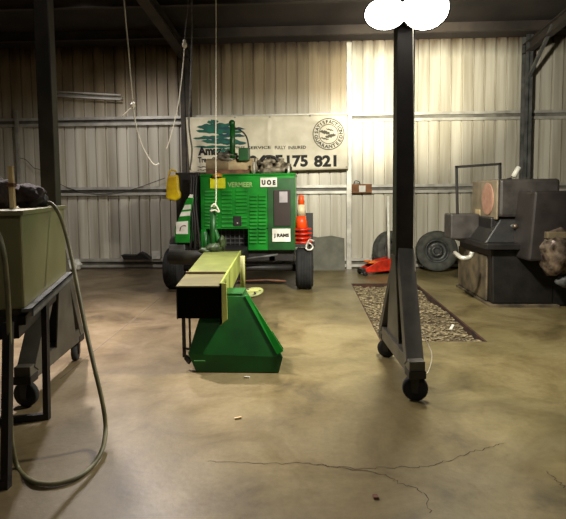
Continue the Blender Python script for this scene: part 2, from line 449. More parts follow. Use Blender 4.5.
def banner_text(s, x0, y0, x1, h, name='lettering', m=inkm, bold=0, parent=bt, lab=None):
    vs, fs = glyphs(s, 1, 'LEFT', bold); mx0 = min(v.x for v in vs); mx1 = max(v.x for v in vs); my1 = max(v.y for v in vs)
    u0, v0 = uvof(x0, y0); u1, _ = uvof(x1, y0); _, v1 = uvof(x0, y0-h)
    mb = MB(); mb.pts([bpt(u0+(u1-u0)*(v.x-mx0)/(mx1-mx0), v0+(v1-v0)*v.y/my1, .008) for v in vs], fs)
    return mb.build(name, m, parent, label=lab)
for w_, x0, x1 in (('0405', 249, 283.5), ('175', 287, 308), ('821', 314, 336.5)): banner_text(w_, x0, 166.5, x1, 11, bold=.045)
for w_, x0, x1, hh in (('TREE', 236, 245, 2.6), ('SERVICE', 248, 271, 2.8), ('FULLY', 275, 286, 3.2), ('INSURED', 288.5, 306, 3.2)): banner_text(w_, x0, 149.3, x1, hh, bold=.02)
banner_text('Amazon', 198.5, 155, 232, 8.5, bold=.05)
banner_text('Tree', 198.5, 162.5, 209.5, 5.3, bold=.035); banner_text('Services', 212.5, 162.5, 236, 5.3, bold=.035)
# brushed tree logo
def stroke(mb, x0, x1, y, h, tilt=0, off=.008):
    top = []; bot = []; n = 14
    for i in range(n+1):
        t = i/n; w = h*(math.sin(PI*t)**.55)*(1+.25*math.sin(i*2.1+y)); x = x0+(x1-x0)*t; yy = y+tilt*(t-.5)+.3*math.sin(i*1.3+y)
        top.append((x, yy-w/2)); bot.append((x, yy+w/2))
    vt = [bpt(*uvof(*p), off) for p in top]; vb = [bpt(*uvof(*p), off) for p in bot]
    mb.pts(vt+vb, [(i, i+1, n+2+i, n+1+i) for i in range(n)])
mb = MB()
for a in ((207,219,122,4,-1),(197,233,126,5,-2),(196,244,131.5,5,1),(193,232,137.5,3.5,-2),(201,247,142,5,1.5),(193,240,147,2.6,0),(212,236,150.5,2.5,-1.5),(200,232,128.5,4,0)): stroke(mb, *a)
mb.build('logo_brushwork', teal, bt, label='green brushed tree shape')
mb = MB()
for a in ((214,246,128.5,3,1),(218,246,135.5,3.5,1),(206,238,139.5,2.2,1),(222,247,144,2,0)): stroke(mb, *a, off=.0095)
mb.build('logo_brushwork', teald, bt, label='dark blue green strokes of the tree shape')
mb = MB()
for a in ((197,214,167,.9,0),(197,212,170,.8,0)): stroke(mb, *a)
mb.build('underline', inkm, bt)
# seal
sc = (328.5, 134.2); RO = 15.5
def ring(mb, r0, r1, seg=48, cx=sc[0], cy=sc[1], off=.008):
    vs = []
    for k in range(seg):
        for r in (r0, r1): vs.append(bpt(*uvof(cx+r*math.cos(2*PI*k/seg), cy+r*math.sin(2*PI*k/seg)), off))
    mb.pts(vs, [(2*k, 2*k+1, (2*k+3) % (2*seg), (2*k+2) % (2*seg)) for k in range(seg)])
mb = MB(); ring(mb, 15, 15.9); ring(mb, 9.2, 9.9); mb.build('seal_ring', inkg, bt)
mb = MB()
def arc(mb, s, r, a0, a1, h, flip):
    for i, ch in enumerate(s):
        vs, fs = glyphs(ch, 1, 'CENTER', .03); a = math.radians(a0+(a1-a0)*i/(len(s)-1)); 
        k = h/.72; out = []
        for v in vs:
            rr = r+(v.y*k if not flip else -v.y*k+h); t = a+(v.x*k*.9)/r*(1 if not flip else -1)
            out.append(bpt(*uvof(sc[0]+rr*math.sin(t), sc[1]-rr*math.cos(t)), .009))
        mb.pts(out, fs)
arc(mb, 'SATISFACTION', 10.7, -82, 82, 3.5, False); arc(mb, 'GUARANTEED', 10.7, 258, 102, 3.5, True)
mb.build('seal_lettering', inkm, bt)
mb = MB()
stroke(mb, 319.5, 330, 132.5, 3.4, 2.2); stroke(mb, 325, 336, 136, 3.4, -2.4); stroke(mb, 320, 329, 138.8, 1.6, 2)
stroke(mb, 326, 334, 130, 1.4, 2); mb.build('seal_handshake', inkg, bt)
for q in ((188,119),(347.5,116),(346.5,167),(191.5,170),(235,117.5),(270,117),(310,116)):
    p = bpt(*uvof(*q), .004); MB().lathe([(.016,0),(.016,.004),(.008,.005),(.008,0)], p, (0,-1,0), 12).build('eyelet', galv, bt)

# ------------------------------------------------------------------ gantry
def wheel(mb, c, r, w, ax=(1,0,0)):
    ax = Vector(ax)
    mb.lathe([(r*.5,-w/2),(r*.9,-w/2),(r,-w*.3),(r,w*.3),(r*.9,w/2),(r*.5,w/2)], c, ax, 24)
fr, rr = G(415, 400), G(386.5, 357); fl, rl = G(27, 406), G(76, 360)
cr, cl = (fr+rr)/2, (fl+rl)/2
pr, pl = P(403, 200, cr.y+.1), P(51, 190, cl.y+.1)
BZ = 3.3
gt = thing('gantry_crane', 'dark grey steel mobile gantry frame with two posts on caster feet', 'gantry', (cr+cl)/2)
bsr = Vector((pr.x, pr.y, 0)); bsl = Vector((pl.x, pl.y, 0))
def aframe(base, f, r, side, hw, axes):
    b = Vector((base.x, base.y, 0)); d = (r-f); d.z = 0; d.normalize(); s = Vector((d.y, -d.x, 0))
    M = frameM(b, s, d)   # local x = side, y = depth, z up
    lf, lr = M.inverted() @ f, M.inverted() @ r
    x = (lf.x+lr.x)/2
    T = lambda a, b_, c: M @ Vector((a, b_, c))
    MB().box(-hw, hw, -hw, hw, .2, BZ-.1, M).build('post', mat('shaded_gantry_post', (54,49,45), (36,33,30), rough=.5, metal=.2, scale=5), gt, bevel=.006)  # darker copy of the gantry paint, for shade above the lit foot
    y0, y1 = lf.y-.02, lr.y+.03
    mb = MB(); mb.bar(T(x, y0-.03, .235), T(x, y1+.04, .235), .11, .11); mb.build('base_rail', gpost, gt, bevel=.005)
    for yy in (y0+.06, y1-.03):
        mb = MB(); mb.bar(T(x, yy, .25), T(.01, .03 if yy > 0 else -.03, 1.0), .125, .075, M.to_3x3() @ Vector((0,1,0))); mb.build('brace', gpost, gt, bevel=.004)
    mb = MB(); 
    for xx in (-.075, .065): mb.prism([T(xx, -.07, .95), T(xx, -.2, .29), T(xx, .2, .29), T(xx, .07, .95)], M.to_3x3() @ Vector((.01,0,0)))
    mb.build('gusset', gpost, gt)
    for yy, rad, wax in ((lf.y, .088, axes[0]), (lr.y, .08, axes[1])):
        cb = MB().box(-.06, .06, -.06, .06, .17, .225, frameM(T(x, yy, 0), s, d)).build('caster_mount', black, gt, bevel=.004)
        wx = Vector(wax).normalized(); mb = MB(); K = frameM(T(x, yy, 0), wx, Vector((-wx.y, wx.x, 0)))
        for sx in (-.035, .027): mb.prism([K @ Vector((sx,-.03,.185)), K @ Vector((sx,.035,.185)), K @ Vector((sx,.02,.06)), K @ Vector((sx,-.02,.06))], K.to_3x3() @ Vector((.008,0,0)))
        mb.build('caster_fork', black, gt)
        mb = MB(); wheel(mb, T(x, yy, rad), rad, .045, wx); mb.build('caster_wheel', blackr, gt)
aframe(bsr, fr, rr, 1, .068, ((.25,1,0), (.5,1,0))); aframe(bsl, fl, rl, -1, .056, ((.1,1,0), (1,.2,0)))
mb = MB(); dv = (bsr-bsl).normalized(); A, B = bsl-dv*.25+Vector((0,0,BZ)), bsr+dv*.25+Vector((0,0,BZ))
mb.bar(A+Vector((0,0,.09)), B+Vector((0,0,.09)), .13, .014); mb.bar(A-Vector((0,0,.09)), B-Vector((0,0,.09)), .13, .014); mb.bar(A, B, .012, .18)
mb.build('top_beam', gpost, gt)
# floodlights on the right post
LY = pr.y-.13
def flood(px, py, r, label, sq):
    c = P(px, py, LY); c = Vector((c.x, LY, c.z)); ax = Vector((0, -.93, -.36)).normalized()
    t = thing('floodlight', label, 'floodlight', c, 'work floodlights on the gantry post')
    hb = MB().lathe([(r*.3,-.10),(r*.6,-.09),(r*.95,-.03),(r,0),(r,.012),(r*.93,.012)], c, ax, 40)
    lb = MB().lathe([(r*.93,.0),(r*.93,.014),(r*.6,.022),(.01,.026)], c, ax, 40)
    for q in (hb, lb):
        for v in q.bm.verts: v.co.z = c.z+(v.co.z-c.z)*sq
    hb.build('housing', gpost, t); lb.build('lens', lampglass, t)
    mb = MB(); mb.tube([c-ax*.08, c-ax*.1+Vector((0,.05,0)), Vector((pr.x, pr.y-.06, c.z))], .012, 8); mb.build('bracket', gpost, t)
    return c
c1 = flood(385.5, 14, .165, 'left and smaller of the two lit floodlights on the right gantry post', .68)
c2 = flood(425, 9, .185, 'right and larger of the two lit floodlights on the right gantry post', .82)
wires('power_cord', [P(413, 24, cr.y), P(413.5, 90, cr.y), P(414.5, 180, cr.y-.02), P(415, 250, cr.y-.04), P(416, 290, cr.y-.1), P(418, 320, cr.y-.14), P(427, 342, cr.y-.16), P(432, 356, cr.y-.2), P(428, 372, cr.y-.25), P(420, 376, cr.y-.3)], .0035, rope_m, 'thin pale power cord hanging down beside the right gantry post', 'cord')

# ------------------------------------------------------------------ tank on stand (left foreground)
tA, tB = P(20.5, 211, 2.5), P(64, 206.5, 3.66); tb = P(20.5, 309, 2.5).z; tt = (tA.z+tB.z)/2
tA = Vector((tA.x, tA.y, 0)); tB = Vector((tB.x, tB.y, 0)); dd = (tB-tA).normalized(); ss = Vector((-dd.y, dd.x, 0))   # ss points left
KM = frameM(tA, -ss, dd)       # local x right, y back, z up ; x from -W..0
TL, TW = (tB-tA).length, .95
tk = thing('steel_tank', 'olive green painted steel tank raised on a black stand at the left edge', 'tank', tA-KM.to_3x3() @ Vector((TW/2,0,0))+dd*TL/2)
def kb(*a): return MB().box(*a, KM)
kb(-TW, 0, 0, TL, tb, tt).build('tank_body', tankm, tk, bevel=.012)
mb = kb(-TW-.015, .015, -.015, TL+.015, tt-.02, tt+.006); mb.build('rim', tankm, tk, bevel=.003)
mb = kb(-.012, .045, -.02, TL+.03, tb-.012, tb+.004); mb.box(.035, .045, -.02, TL+.03, tb-.035, tb+.004, KM); mb.build('bottom_flange', galv_dark, tk)
T3 = lambda a, b, c: KM @ Vector((a, b, c))
st = thing('tank_stand', 'black steel leg stand with floor rails under the olive tank', 'stand', T3(-TW/2, TL/2, 0))
mb = MB()
mb.box(-TW, 0, .0, .04, tb-.085, tb-.036, KM); mb.box(-TW, 0, TL-.04, TL, tb-.085, tb-.036, KM); mb.box(-.04, 0, 0, TL, tb-.085, tb-.036, KM); mb.box(-TW, -TW+.04, 0, TL, tb-.085, tb-.036, KM)
mb.build('top_frame', black, st)
lA, lB = G(6, 488), G(47, 419)
def leg(top, foot, w):
    mb = MB(); mb.bar(top, foot, w, w, (0,1,0)); mb.build('leg', black, st)
lAt = P(8, 318, lA.y+.06); lBt = P(45, 300, lB.y)
leg(Vector((lAt.x, lAt.y, tb-.04)), lA+Vector((0,0,.0)), .038); leg(Vector((lBt.x, lBt.y, tb-.04)), lB, .035)
off = ss*.82
leg(Vector((lAt.x, lAt.y, tb-.04))+off, lA+off, .046); leg(Vector((lBt.x, lBt.y, tb-.04))+off, lB+off, .035)
for a, b, z in ((lA, lA+off, .02), (lB, lB+off, .02), (lA+off, lB+off, .02)):
    mb = MB(); mb.bar(a+Vector((0,0,z)), b+Vector((0,0,z)), .035, .04); mb.build('floor_rail', black, st)
mb = MB(); mb.box(-.5, -.06, .1, TL-.1, tb-.18, tb-.175, KM); mb.box(-.5, -.06, .1, .106, tb-.18, tb-.087, KM); mb.box(-.066, -.06, .1, TL-.1, tb-.18, tb-.087, KM); mb.box(-.5, -.494, .1, TL-.1, tb-.18, tb-.087, KM)
mb.build('drip_tray', black, st)
# things on the tank
def rg(px, py, Y, r, seed, label, sub=3):
    c = P(px, py, Y); c.z = tt+.006+r[2]*.86
    mb = MB().blob(c, r, .35, seed, sub, 2.2)
    for v in mb.bm.verts: v.co.z = max(v.co.z, tt+.004)
    return tag(mb.build('rag', rag, origin=(c.x, c.y, tt)), label, 'rag')
rg(1, 196, 2.85, (.055,.13,.09), 1, 'dark crumpled cloth on the tank beside the frame edge')
rg(27, 196, 3.05, (.085,.12,.08), 2, 'dark brown crumpled cloth on the tank beside the wooden stick')
c = P(40, 196, 3.25); mb = MB().lathe([(.02,0),(.045,.0),(.05,.03),(.05,.07),(.03,.085),(.02,.10)], (c.x,c.y,tt+.006), (0,0,1), 20)
mb.tube([(c.x-.02,c.y,tt+.07),(c.x-.07,c.y-.02,tt+.085)], .012, 8)
tag(mb.build('pump', black, origin=(c.x,c.y,tt)), 'small black pump fitting on the tank where the hose starts', 'pump')
s0, s1 = P(13, 206, 2.75), P(10.5, 166, 2.75); s0.z = tt+.012
mb = MB(); mb.bar(s0, s1, .026, .02, (0,1,0)); so = mb.build('wooden_stick', wood, origin=s0); tag(so, 'pale upright wooden stick with a rusty tie on the olive tank', 'stick')
mm = s0*.45+s1*.55; MB().bar(mm-Vector((0,0,.01)), mm+Vector((0,0,.01)), .04, .034, (0,1,0)).build('tie', tanbr, so)
h = []
for px, py, Y in ((38,203,3.28),(46,202,3.26),(54,206,3.22),(62,221,3.16),(70,250,3.08),(78,290,2.98),(86,330,2.9),(95,370,2.82),(103,405,2.78),(105.5,430,2.75)): h.append(P(px, py, Y))
for px, py in ((102,450),(92,466),(75,478),(52,484),(32,481)): h.append(G(px, py, .016 if py > 460 else .05))
h += [P(18,468,2.5), P(11.5,440,2.47), P(10,400,2.42), P(9.5,350,2.38), P(8,300,2.36), P(3,250,2.34), P(-8,222,2.4), P(-22,206,2.5)]
ho = MB().tube(h, .0125, 10, sub=6).build('hose', hosem, origin=h[0]); tag(ho, 'olive rubber hose looping from the tank top down to the floor', 'hose')
MB().tube([h[0]-Vector((.02,0,-.0)), h[0], h[1]], .018, 10).build('coupling', galv, ho, label='bright metal hose coupling')

# ------------------------------------------------------------------ green wood chipper
FY = G(290, 291).y+.05
def pxz(px, py, Y): return P(px, py, Y)
w0, w1 = P(193.5, 250, FY), P(295, 250, FY); X0, X1 = w0.x, w1.x; ZB = (w0.z+w1.z)/2; ZH = P(245, 174.5, FY).z
DY = 1.15
ch = thing('wood_chipper', 'green wheeled wood chipper with louvred engine cover and low boxy chute reaching forward', 'chipper', ((X0+X1)/2, FY+.5, 0))
def FP(px, py, off=0): p = P(px, py, FY-off); return p
def fbox(px0_, py0_, px1_, py1_, y0, y1, mb=None):
    a, b = P(px0_, py1_, FY), P(px1_, py0_, FY); mb = mb or MB(); return mb.box(a.x, b.x, FY+y0, FY+y1, a.z, b.z)
# main cover: shell with open lower left bay
mb = MB()
fbox(201, 175, 295, 229, 0, DY, mb); fbox(248, 229, 295, 250.5, 0, DY, mb); fbox(201, 229, 206, 250.5, 0, .3, mb)
mb.build('engine_cover', green, ch, bevel=.012)
fbox(204, 229, 249, 251, .25, DY-.05).build('engine_bay', black, ch)
mb = MB()
for k in range(8): x = P(210+k*4.6, 240, FY).x; mb.bar((x, FY+.2, P(0, 249, FY).z), (x, FY+.2, P(0, 231, FY).z), .008, .008)
for k in range(5): z = P(230, 231+k*4.4, FY).z; mb.bar((P(206, 0, FY).x, FY+.2, z), (P(247, 0, FY).x, FY+.2, z), .008, .008)
mb.build('engine_grille', galv_dark, ch)
fbox(200, 173, 296, 176, -.02, DY+.02).build('cover_top', green, ch, bevel=.015)
fbox(203, 188, 249, 229, -.008, .002).build('cover_door', green, ch, bevel=.004)
def louvres(x0, x1, y0, y1, n):
    mb = MB()
    for k in range(n):
        a = P(x0, y0+(y1-y0)*(k+.5)/n, FY); b = P(x1, y0+(y1-y0)*(k+.5)/n, FY)
        h_ = .016
        mb.prism([(a.x, FY-.008, a.z+h_), (a.x, FY-.03, a.z-h_*.6), (a.x, FY-.026, a.z-h_*.9), (a.x, FY-.008, a.z-h_*.3)], (b.x-a.x, 0, 0))
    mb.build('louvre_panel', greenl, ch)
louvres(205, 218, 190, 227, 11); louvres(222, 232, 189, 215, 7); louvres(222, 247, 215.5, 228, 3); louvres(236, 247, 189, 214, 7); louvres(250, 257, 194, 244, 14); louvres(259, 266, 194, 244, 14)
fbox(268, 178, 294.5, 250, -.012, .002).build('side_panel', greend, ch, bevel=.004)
fbox(274, 190, 290.5, 226, -.03, 0).build('control_panel', mat('dark_brown_panel', (42,26,18), rough=.6), ch, bevel=.005)
fbox(279.5, 191.5, 287.5, 202.5, -.034, -.028).build('paper_label', mat('grey_paper', (176,168,170), rough=.7), ch)
lk = fbox(233.5, 216, 241.5, 226, -.03, -.005).build('latch', black, ch, bevel=.004)
c = P(237.5, 223, FY-.03); MB().lathe([(.012,0),(.012,.008)], c, (0,-1,0), 12).build('keyhole', galv, lk)
def plate(x0, y0, x1, y1, m, name, s=None, frac=.5, bold=.03, ink=inkm, off=.012, lab=None):
    pl_ = fbox(x0, y0, x1, y1, -off-.004, -off+.008).build(name, m, ch, label=lab)
    if s:
        a, b = P(x0, y1, FY), P(x1, y0, FY); vs, fs = glyphs(s, 1, 'LEFT', bold)
        mx0 = min(v.x for v in vs); mx1 = max(v.x for v in vs); my = max(v.y for v in vs); hh = (b.z-a.z)*frac; ww = (b.x-a.x)*.84
        mb = MB(); mb.pts([(a.x+(b.x-a.x)*.08+ww*(v.x-mx0)/(mx1-mx0), FY-off-.006, (a.z+b.z)/2-hh/2+hh*v.y/my) for v in vs], fs); mb.build('lettering', ink, pl_)
    return pl_
plate(260.5, 177.5, 277, 187, white, 'sticker', 'U O E', .5, .08, off=.02, lab='white sticker with three black characters')
plate(272.5, 228.5, 290.5, 241.5, white, 'sticker', 'J RAMS', .26, .06, off=.03, lab='white rectangular sticker on the lower right')
plate(210.5, 178, 225.5, 188.5, yellowl, 'warning_sticker', off=.022, lab='bright yellow sticker under the beacon')
# yellow nameplate letters
a, b = P(228, 187, FY), P(253, 182, FY); vs, fs = glyphs('BANDIT', 1, 'LEFT', .03); mx = max(v.x for v in vs); my = max(v.y for v in vs)
vs, fs = glyphs('VERMEER', 1, 'LEFT', .03); mx = max(v.x for v in vs)
mb = MB(); mb.pts([(a.x+(b.x-a.x)*v.x/mx, FY-.012, a.z+(b.z-a.z)*v.y/my) for v in vs], fs); mb.build('nameplate_lettering', mat('pale_green_ink', (150,190,110), rough=.6), ch)
# beacon
c = P(217.5, 177, FY-.05); MB().lathe([(.07,0),(.075,.012),(.07,.03),(.045,.05),(.01,.06)], c, (0,0,1), 20).build('beacon', mat('amber_dome', (214,150,40), rough=.3), ch)
MB().box(c.x-.03, c.x+.03, c.y, FY+.03, c.z-.01, c.z+.004).build('beacon_bracket', greend, ch)
# top: roller drum, engine clutter, lever
def zt(py): return P(230, py, FY+.4).z
a = P(206, 170, FY+.35); b = P(253, 170, FY+.35)
mb = MB(); r_ = .115; zc = ZH+r_+.035
mb.lathe([(r_*.6,0),(r_,.01),(r_,(b.x-a.x)*.48),(r_*1.06,(b.x-a.x)*.485),(r_*1.06,(b.x-a.x)*.515),(r_,(b.x-a.x)*.52),(r_,(b.x-a.x)-.01),(r_*.6,b.x-a.x)], (a.x, FY+.4, zc), (1,0,0), 28); mb.build('air_cleaner', beige, ch, label='beige and brown cylinder lying on the roof')
mb = MB(); 
mb.box(a.x+.02, b.x-.02, FY+.24, FY+.56, ZH-.01, ZH+.085); mb.build('cylinder_cradle', tanbr, ch, bevel=.02)
mb = MB(); c = P(228, 156, FY+.4); mb.blob((c.x, FY+.4, c.z-.01), (.17,.14,.075), .35, 4, 3, 2.5); mb.build('engine_part', mat('dull_alloy', (132,126,112), (84,78,68), rough=.5, metal=.3, scale=12), ch)
em = mat('sooty_metal', (150,138,116), (62,54,44), rough=.6, metal=.2, scale=16, bump=.4)
Ye = FY+.4
for k, (xa, ya, xb, yb, rr_) in enumerate(((256,171,256,158,.035),(262,170,272,160,.05),(258,163,284,161,.04),(276,172,281,160,.055),(268,173,268,164,.07),(286,172,290,164,.03),(260,172,288,170,.05))):
    MB().tube([P(xa,ya,Ye-.02*k), P((xa+xb)/2,(ya+yb)/2-1,Ye-.02*k), P(xb,yb,Ye-.02*k)], rr_, 12, sub=3).build('exhaust_pipe', em, ch)
MB().blob(P(273,167,Ye+.15), (.24,.1,.10), .35, 9, 3, 3).build('engine_block', em, ch)
MB().tube([P(262,161,Ye-.1), P(266,156.5,Ye-.1), P(274,157,Ye-.1), P(278,162,Ye-.1)], .018, 8, sub=4).build('hydraulic_hose', black, ch)
mb = MB(); mb.tube([P(232.5,158,FY+.3), P(232.5,125,FY+.3)], .042, 12); c = P(232,123,FY+.3); mb.blob(c, (.05,.05,.05), 0, 0, 2); mb.build('lever_post', greend, ch)
MB().tube([P(234,129,FY+.3), P(240,130,FY+.3), P(246,136,FY+.3), P(248.5,146,FY+.3), P(248,158,FY+.3)], .012, 8, sub=5).build('hydraulic_hose', black, ch)
mb = MB(); aa, bb = P(239,161,FY+.25), P(249,148,FY+.25); mb.box(aa.x, bb.x, FY+.2, FY+.4, aa.z, bb.z); mb.build('valve_block', greend, ch, bevel=.01)
for px, hgt in ((254, 162), (288.5, 166)):
    mb = MB().tube([P(px,174,FY+.1), P(px,hgt,FY+.1)], .02, 8); mb.build('lifting_stud', galv, ch)
# left side guard
LYD = FY-.15
g1 = [P(175,243,LYD), P(174.5,228,LYD), P(186,200,LYD), P(192,194,LYD), P(193.5,198,LYD), P(190,222,LYD), P(190,243,LYD)]
MB().prism(g1, (0,.7,0)).build('infeed_guard', green, ch, bevel=.012)
MB().prism([P(176,234,LYD-.005), P(176,222,LYD-.005), P(188,221,LYD-.005), P(188,234,LYD-.005)], (0,.006,0)).build('sticker', white, ch, label='white sticker with a small red arc on the left guard')
MB().tube([P(180,231,LYD-.012), P(181,227,LYD-.012), P(184,225.5,LYD-.012), P(186,226,LYD-.012)], .006, 6, sub=4).build('sticker_mark', mat('dark_red_ink', (120,40,24), rough=.6), ch)
for q in ([(179.5,216.5),(181.5,212),(190.5,211),(190,215.5)], [(182.5,210),(185,205),(191,204.5),(190.7,209)], [(188,197.5),(190,194.5),(193,194.5),(192.5,198)]):
    MB().prism([P(x, y, LYD-.004) for x, y in q], (0,.006,0)).build('highlight_strip', white, ch)  # white strips paint highlights onto the guard
mb = MB(); 
for k, px in enumerate((192.5, 195, 197.5)):
    mb.tube([P(px-1,175,FY-.1), P(px-2,200,FY-.12), P(px,225,FY-.14), P(px-3+k*3,252,FY-.12)], .02, 8, sub=4)
mb.build('hydraulic_hoses', black, ch)
mb = MB(); a, b = P(180.5,232,FY+.35), P(201,173,FY+.35); mb.box(a.x, b.x+.02, FY+.12, FY+.5, a.z, b.z); mb.build('rear_frame', black, ch, bevel=.01)
mb = MB(); mb.box(P(164.5,0,FY).x, P(181,0,FY).x, FY-.1, FY+.5, P(170,252,FY).z, P(170,244,FY).z)
mb.lathe([(.10,0),(.13,.02),(.13,.4),(.10,.42)], (P(172,0,FY).x, FY-.02, P(170,243,FY).z), (0,1,0), 20)
mb.build('mudguard', galv_dark, ch, bevel=.01)
# chassis + axle + wheels
zw = .315
mb = MB(); mb.box(X0-.1, X1-.02, FY+.1, FY+1.2, ZB-.18, ZB); mb.box(X0+.2, X0+.3, FY-.2, FY+1.6, ZB-.2, ZB-.08); mb.box(X1-.4, X1-.3, FY+.1, FY+1.6, ZB-.2, ZB-.08)
mb.build('chassis', black, ch, bevel=.008)
xl, xr = P(174.5, 275, FY+.1).x, P(304.5, 275, FY+.1).x
MB().tube([(xl, FY+.17, zw), (xr, FY+.17, zw)], .05, 12).build('axle', black, ch)
MB().tube([P(212,282,FY-.1), P(268,280,FY-.1), P(286,281,FY-.1)], .015, 6).build('brake_rod', tanbr, ch)
MB().tube([P(245,259,FY-.1), P(278,254.5,FY-.05)], .016, 8).build('control_rod', galv_dark, ch)
for x in (xl, xr):
    mb = MB(); w = .255; r = zw
    prof = [(r*.55,-w/2+.02),(r*.62,-w/2),(r*.85,-w/2-.003),(r*.96,-w*.42),(r,-w*.34)]
    for k in range(-3, 4):
        t = k*w*.09; prof += [(r,t-.008),(r-.008,t-.004),(r-.008,t+.002),(r,t+.006)]
    prof += [(r,w*.34),(r*.96,w*.42),(r*.85,w/2+.003),(r*.62,w/2),(r*.55,w/2-.02)]
    mb.lathe(prof, (x, FY+.17, r), (1,0,0), 40); wo = mb.build('wheel', blackr, ch)
    MB().lathe([(.06,-w/2-.01),(.15,-w/2+.02),(.18,-w/2+.03),(.18,w/2-.03),(.15,w/2-.02),(.06,w/2+.01)], (x, FY+.17, r), (1,0,0), 24).build('hub', hub_m, wo)
# right tray carrying cones
ct = P(305, 244, FY+.1)
mb = MB(); mb.box(X1-.01, P(314,0,FY).x, FY+.05, FY+.6, ct.z-.04, ct.z); mb.build('side_tray', black, ch, bevel=.006)
mb = MB(); a, b = P(301,243,FY+.55), P(313,213,FY+.55); mb.box(a.x, b.x, FY+.5, FY+.6, a.z, b.z); mb.build('rear_lamp_board', black, ch)
# chute
CY0, CY1 = 3.98, 6.25
n_tl, n_tr = P(176,285.5,CY0), P(219.5,286,CY0); f_tr = P(239.5,253,6.2); f_tl = P(203,258,6.2)
zc0, zc1 = n_tr.z, f_tr.z
n_tl.z = n_tr.z; f_tl.z = f_tr.z
ext = (CY1-CY0)/(6.2-CY0)
f_tl = n_tl+(f_tl-n_tl)*ext; f_tr = n_tr+(f_tr-n_tr)*ext
dn = P(176,321,CY0).z-n_tl.z
def cpt(u, v, w):   # u 0 near..1 far, v 0 left..1 right, w 0 top .. 1 bottom
    a = n_tl+(f_tl-n_tl)*u; b = n_tr+(f_tr-n_tr)*u; return a+(b-a)*v+Vector((0,0,dn*w))
def cplate(name, m, u0, u1, v0, v1, wa, wb, dz=0, parent=ch, **k):
    mb = MB(); mb.hexa([cpt(u0,v0,wb),cpt(u0,v1,wb),cpt(u1,v1,wb),cpt(u1,v0,wb),cpt(u0,v0,wa),cpt(u0,v1,wa),cpt(u1,v1,wa),cpt(u1,v0,wa)]); return mb.build(name, m, parent, **k)
cplate('chute_top', mat('dusty_lime_brown', (98,92,50), (78,72,38), rough=.6, scale=5), 0, .27, 0, 1, -.0, .04)
cplate('chute_top', lime, .275, 1, .04, 1, -.06, -.01)
cplate('chute_side', black, 0, 1, 0, .02, .04, .95)
cplate('chute_floor', black, .12, 1, 0, 1, .95, .99)
mb = MB(); mb.hexa([cpt(.0,.93,.05),cpt(.0,.95,.05),cpt(1,.95,.05),cpt(1,.93,.05),cpt(0,.93,.0),cpt(0,.95,.0),cpt(1,.95,.0),cpt(1,.93,.0)]); 
# right side plate, deeper at the near end
def rp(u, w, x): p = cpt(u, 1, w); return p+Vector((x, 0, 0))
mb = MB(); mb.prism([rp(0,-.08,0), rp(0,1.12,0), rp(.06,.95,0), rp(.45,.72,0), rp(1,.72,0), rp(1,-.08,0)], (.016,0,0))
sd_ = mb.build('chute_side', mat('light_lime_paint', (146,156,74), (124,132,60), rough=.5, scale=4), ch, label='pale lime right side plate of the chute')
mb = MB(); mb.prism([rp(0,-.08,0), rp(0,1.12,0), rp(0,.95,.06), rp(0,-.08,.055)], (0,.012,0)); mb.build('end_flange', mat('lit_lime_edge', (206,214,120), (180,186,100), rough=.5), ch)  # paler lime puts the light on the flange into its colour
MB().bar(rp(.10,-.02,.02), rp(.16,.5,.02), .02, .03).build('rib', mat('shadow_lime', (120,118,50), rough=.6), ch)
cplate('chute_shade_plate', mat('mouth_shade_black', (10,9,8), rough=.95, spec=.05), .012, .02, .02, .98, .04, .95)  # black plate across the chute mouth, standing in for its shaded inside
cplate('seam_cover', mat('rusty_seam', (96,78,44), rough=.8), .262, .275, 0, .93, -.075, -.02)
MB().box(f_tl.x+.05, f_tr.x-.03, 6.2, FY+.4, f_tr.z-.22, f_tr.z-.05).build('tow_beam', black, ch, bevel=.01)
# column and turntable flange beside the chute
c = P(243, 292, 4.62); zf = c.z
MB().tube([(c.x,4.62,zf), (c.x,4.62,P(243,256,4.62).z)], .022, 12).build('pivot_column', mat('pale_olive', (150,150,84), rough=.6), ch)
c = P(251.5, 293.5, 4.6)
mb = MB(); mb.lathe([(.03,0),(.112,.0),(.115,.014),(.05,.016),(.03,.016)], c, (-.15,-.2,1), 28)
mb.build('turntable_flange', mat('olive_plate', (120,124,64), (90,94,46), rough=.6), ch)
for k in range(6): a = k*PI/3; MB().lathe([(.012,0),(.012,.03)], c+Vector((math.cos(a)*.08, math.sin(a)*.08, 0)), (0,0,1), 6).build('bolt', black, ch)
# deflector hood standing on the floor
b0, b1 = G(196, 373), G(279, 373); k0, k1 = P(187,352,4.2), P(284,357,4.2)
Y0 = (b0.y+b1.y)/2
tz = P(230, 296, 4.13).z
HYT = 4.13
tL, tR = P(206, 296, HYT), P(246, 297, HYT)
mb = MB()
e0, e1 = Vector((b0.x, Y0, .004)), Vector((b1.x, Y0, .004))
# front plate: hexagonal outline
m0, m1 = P(188,354,Y0+.024), P(283,357,Y0+.024)
front = [e0, e1, m1, Vector((tR.x, HYT, tz)), Vector((tL.x, HYT, tz)), m0]
back = [Vector((e0.x, Y0+.42, .004)), Vector((e1.x-.06, Y0+.42, .004)), Vector((m1.x-.07, Y0+.42, m1.z)), Vector((tR.x-.03, 4.4, tz)), Vector((tL.x, 4.4, tz)), Vector((m0.x, Y0+.42, m0.z))]
mb.pts(front+back, [(0,1,2,5),(5,2,3,4),(6,11,8,7),(11,10,9,8),(1,7,8,2),(2,8,9,3),(3,9,10,4),(4,10,11,5),(5,11,6,0),(0,6,7,1)])
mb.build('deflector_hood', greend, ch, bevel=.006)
mb = MB(); q = [Vector((tR.x-.01, HYT-.006, tz+.005)), Vector((tR.x+.025, HYT-.003, tz+.005)), m1+Vector((.005,-.004,.05)), m1+Vector((-.045,-.004,.02))]
mb.prism(q, (0,.012,0)); mb.build('hood_edge', green, ch, label='bright green edge strip of the hood')
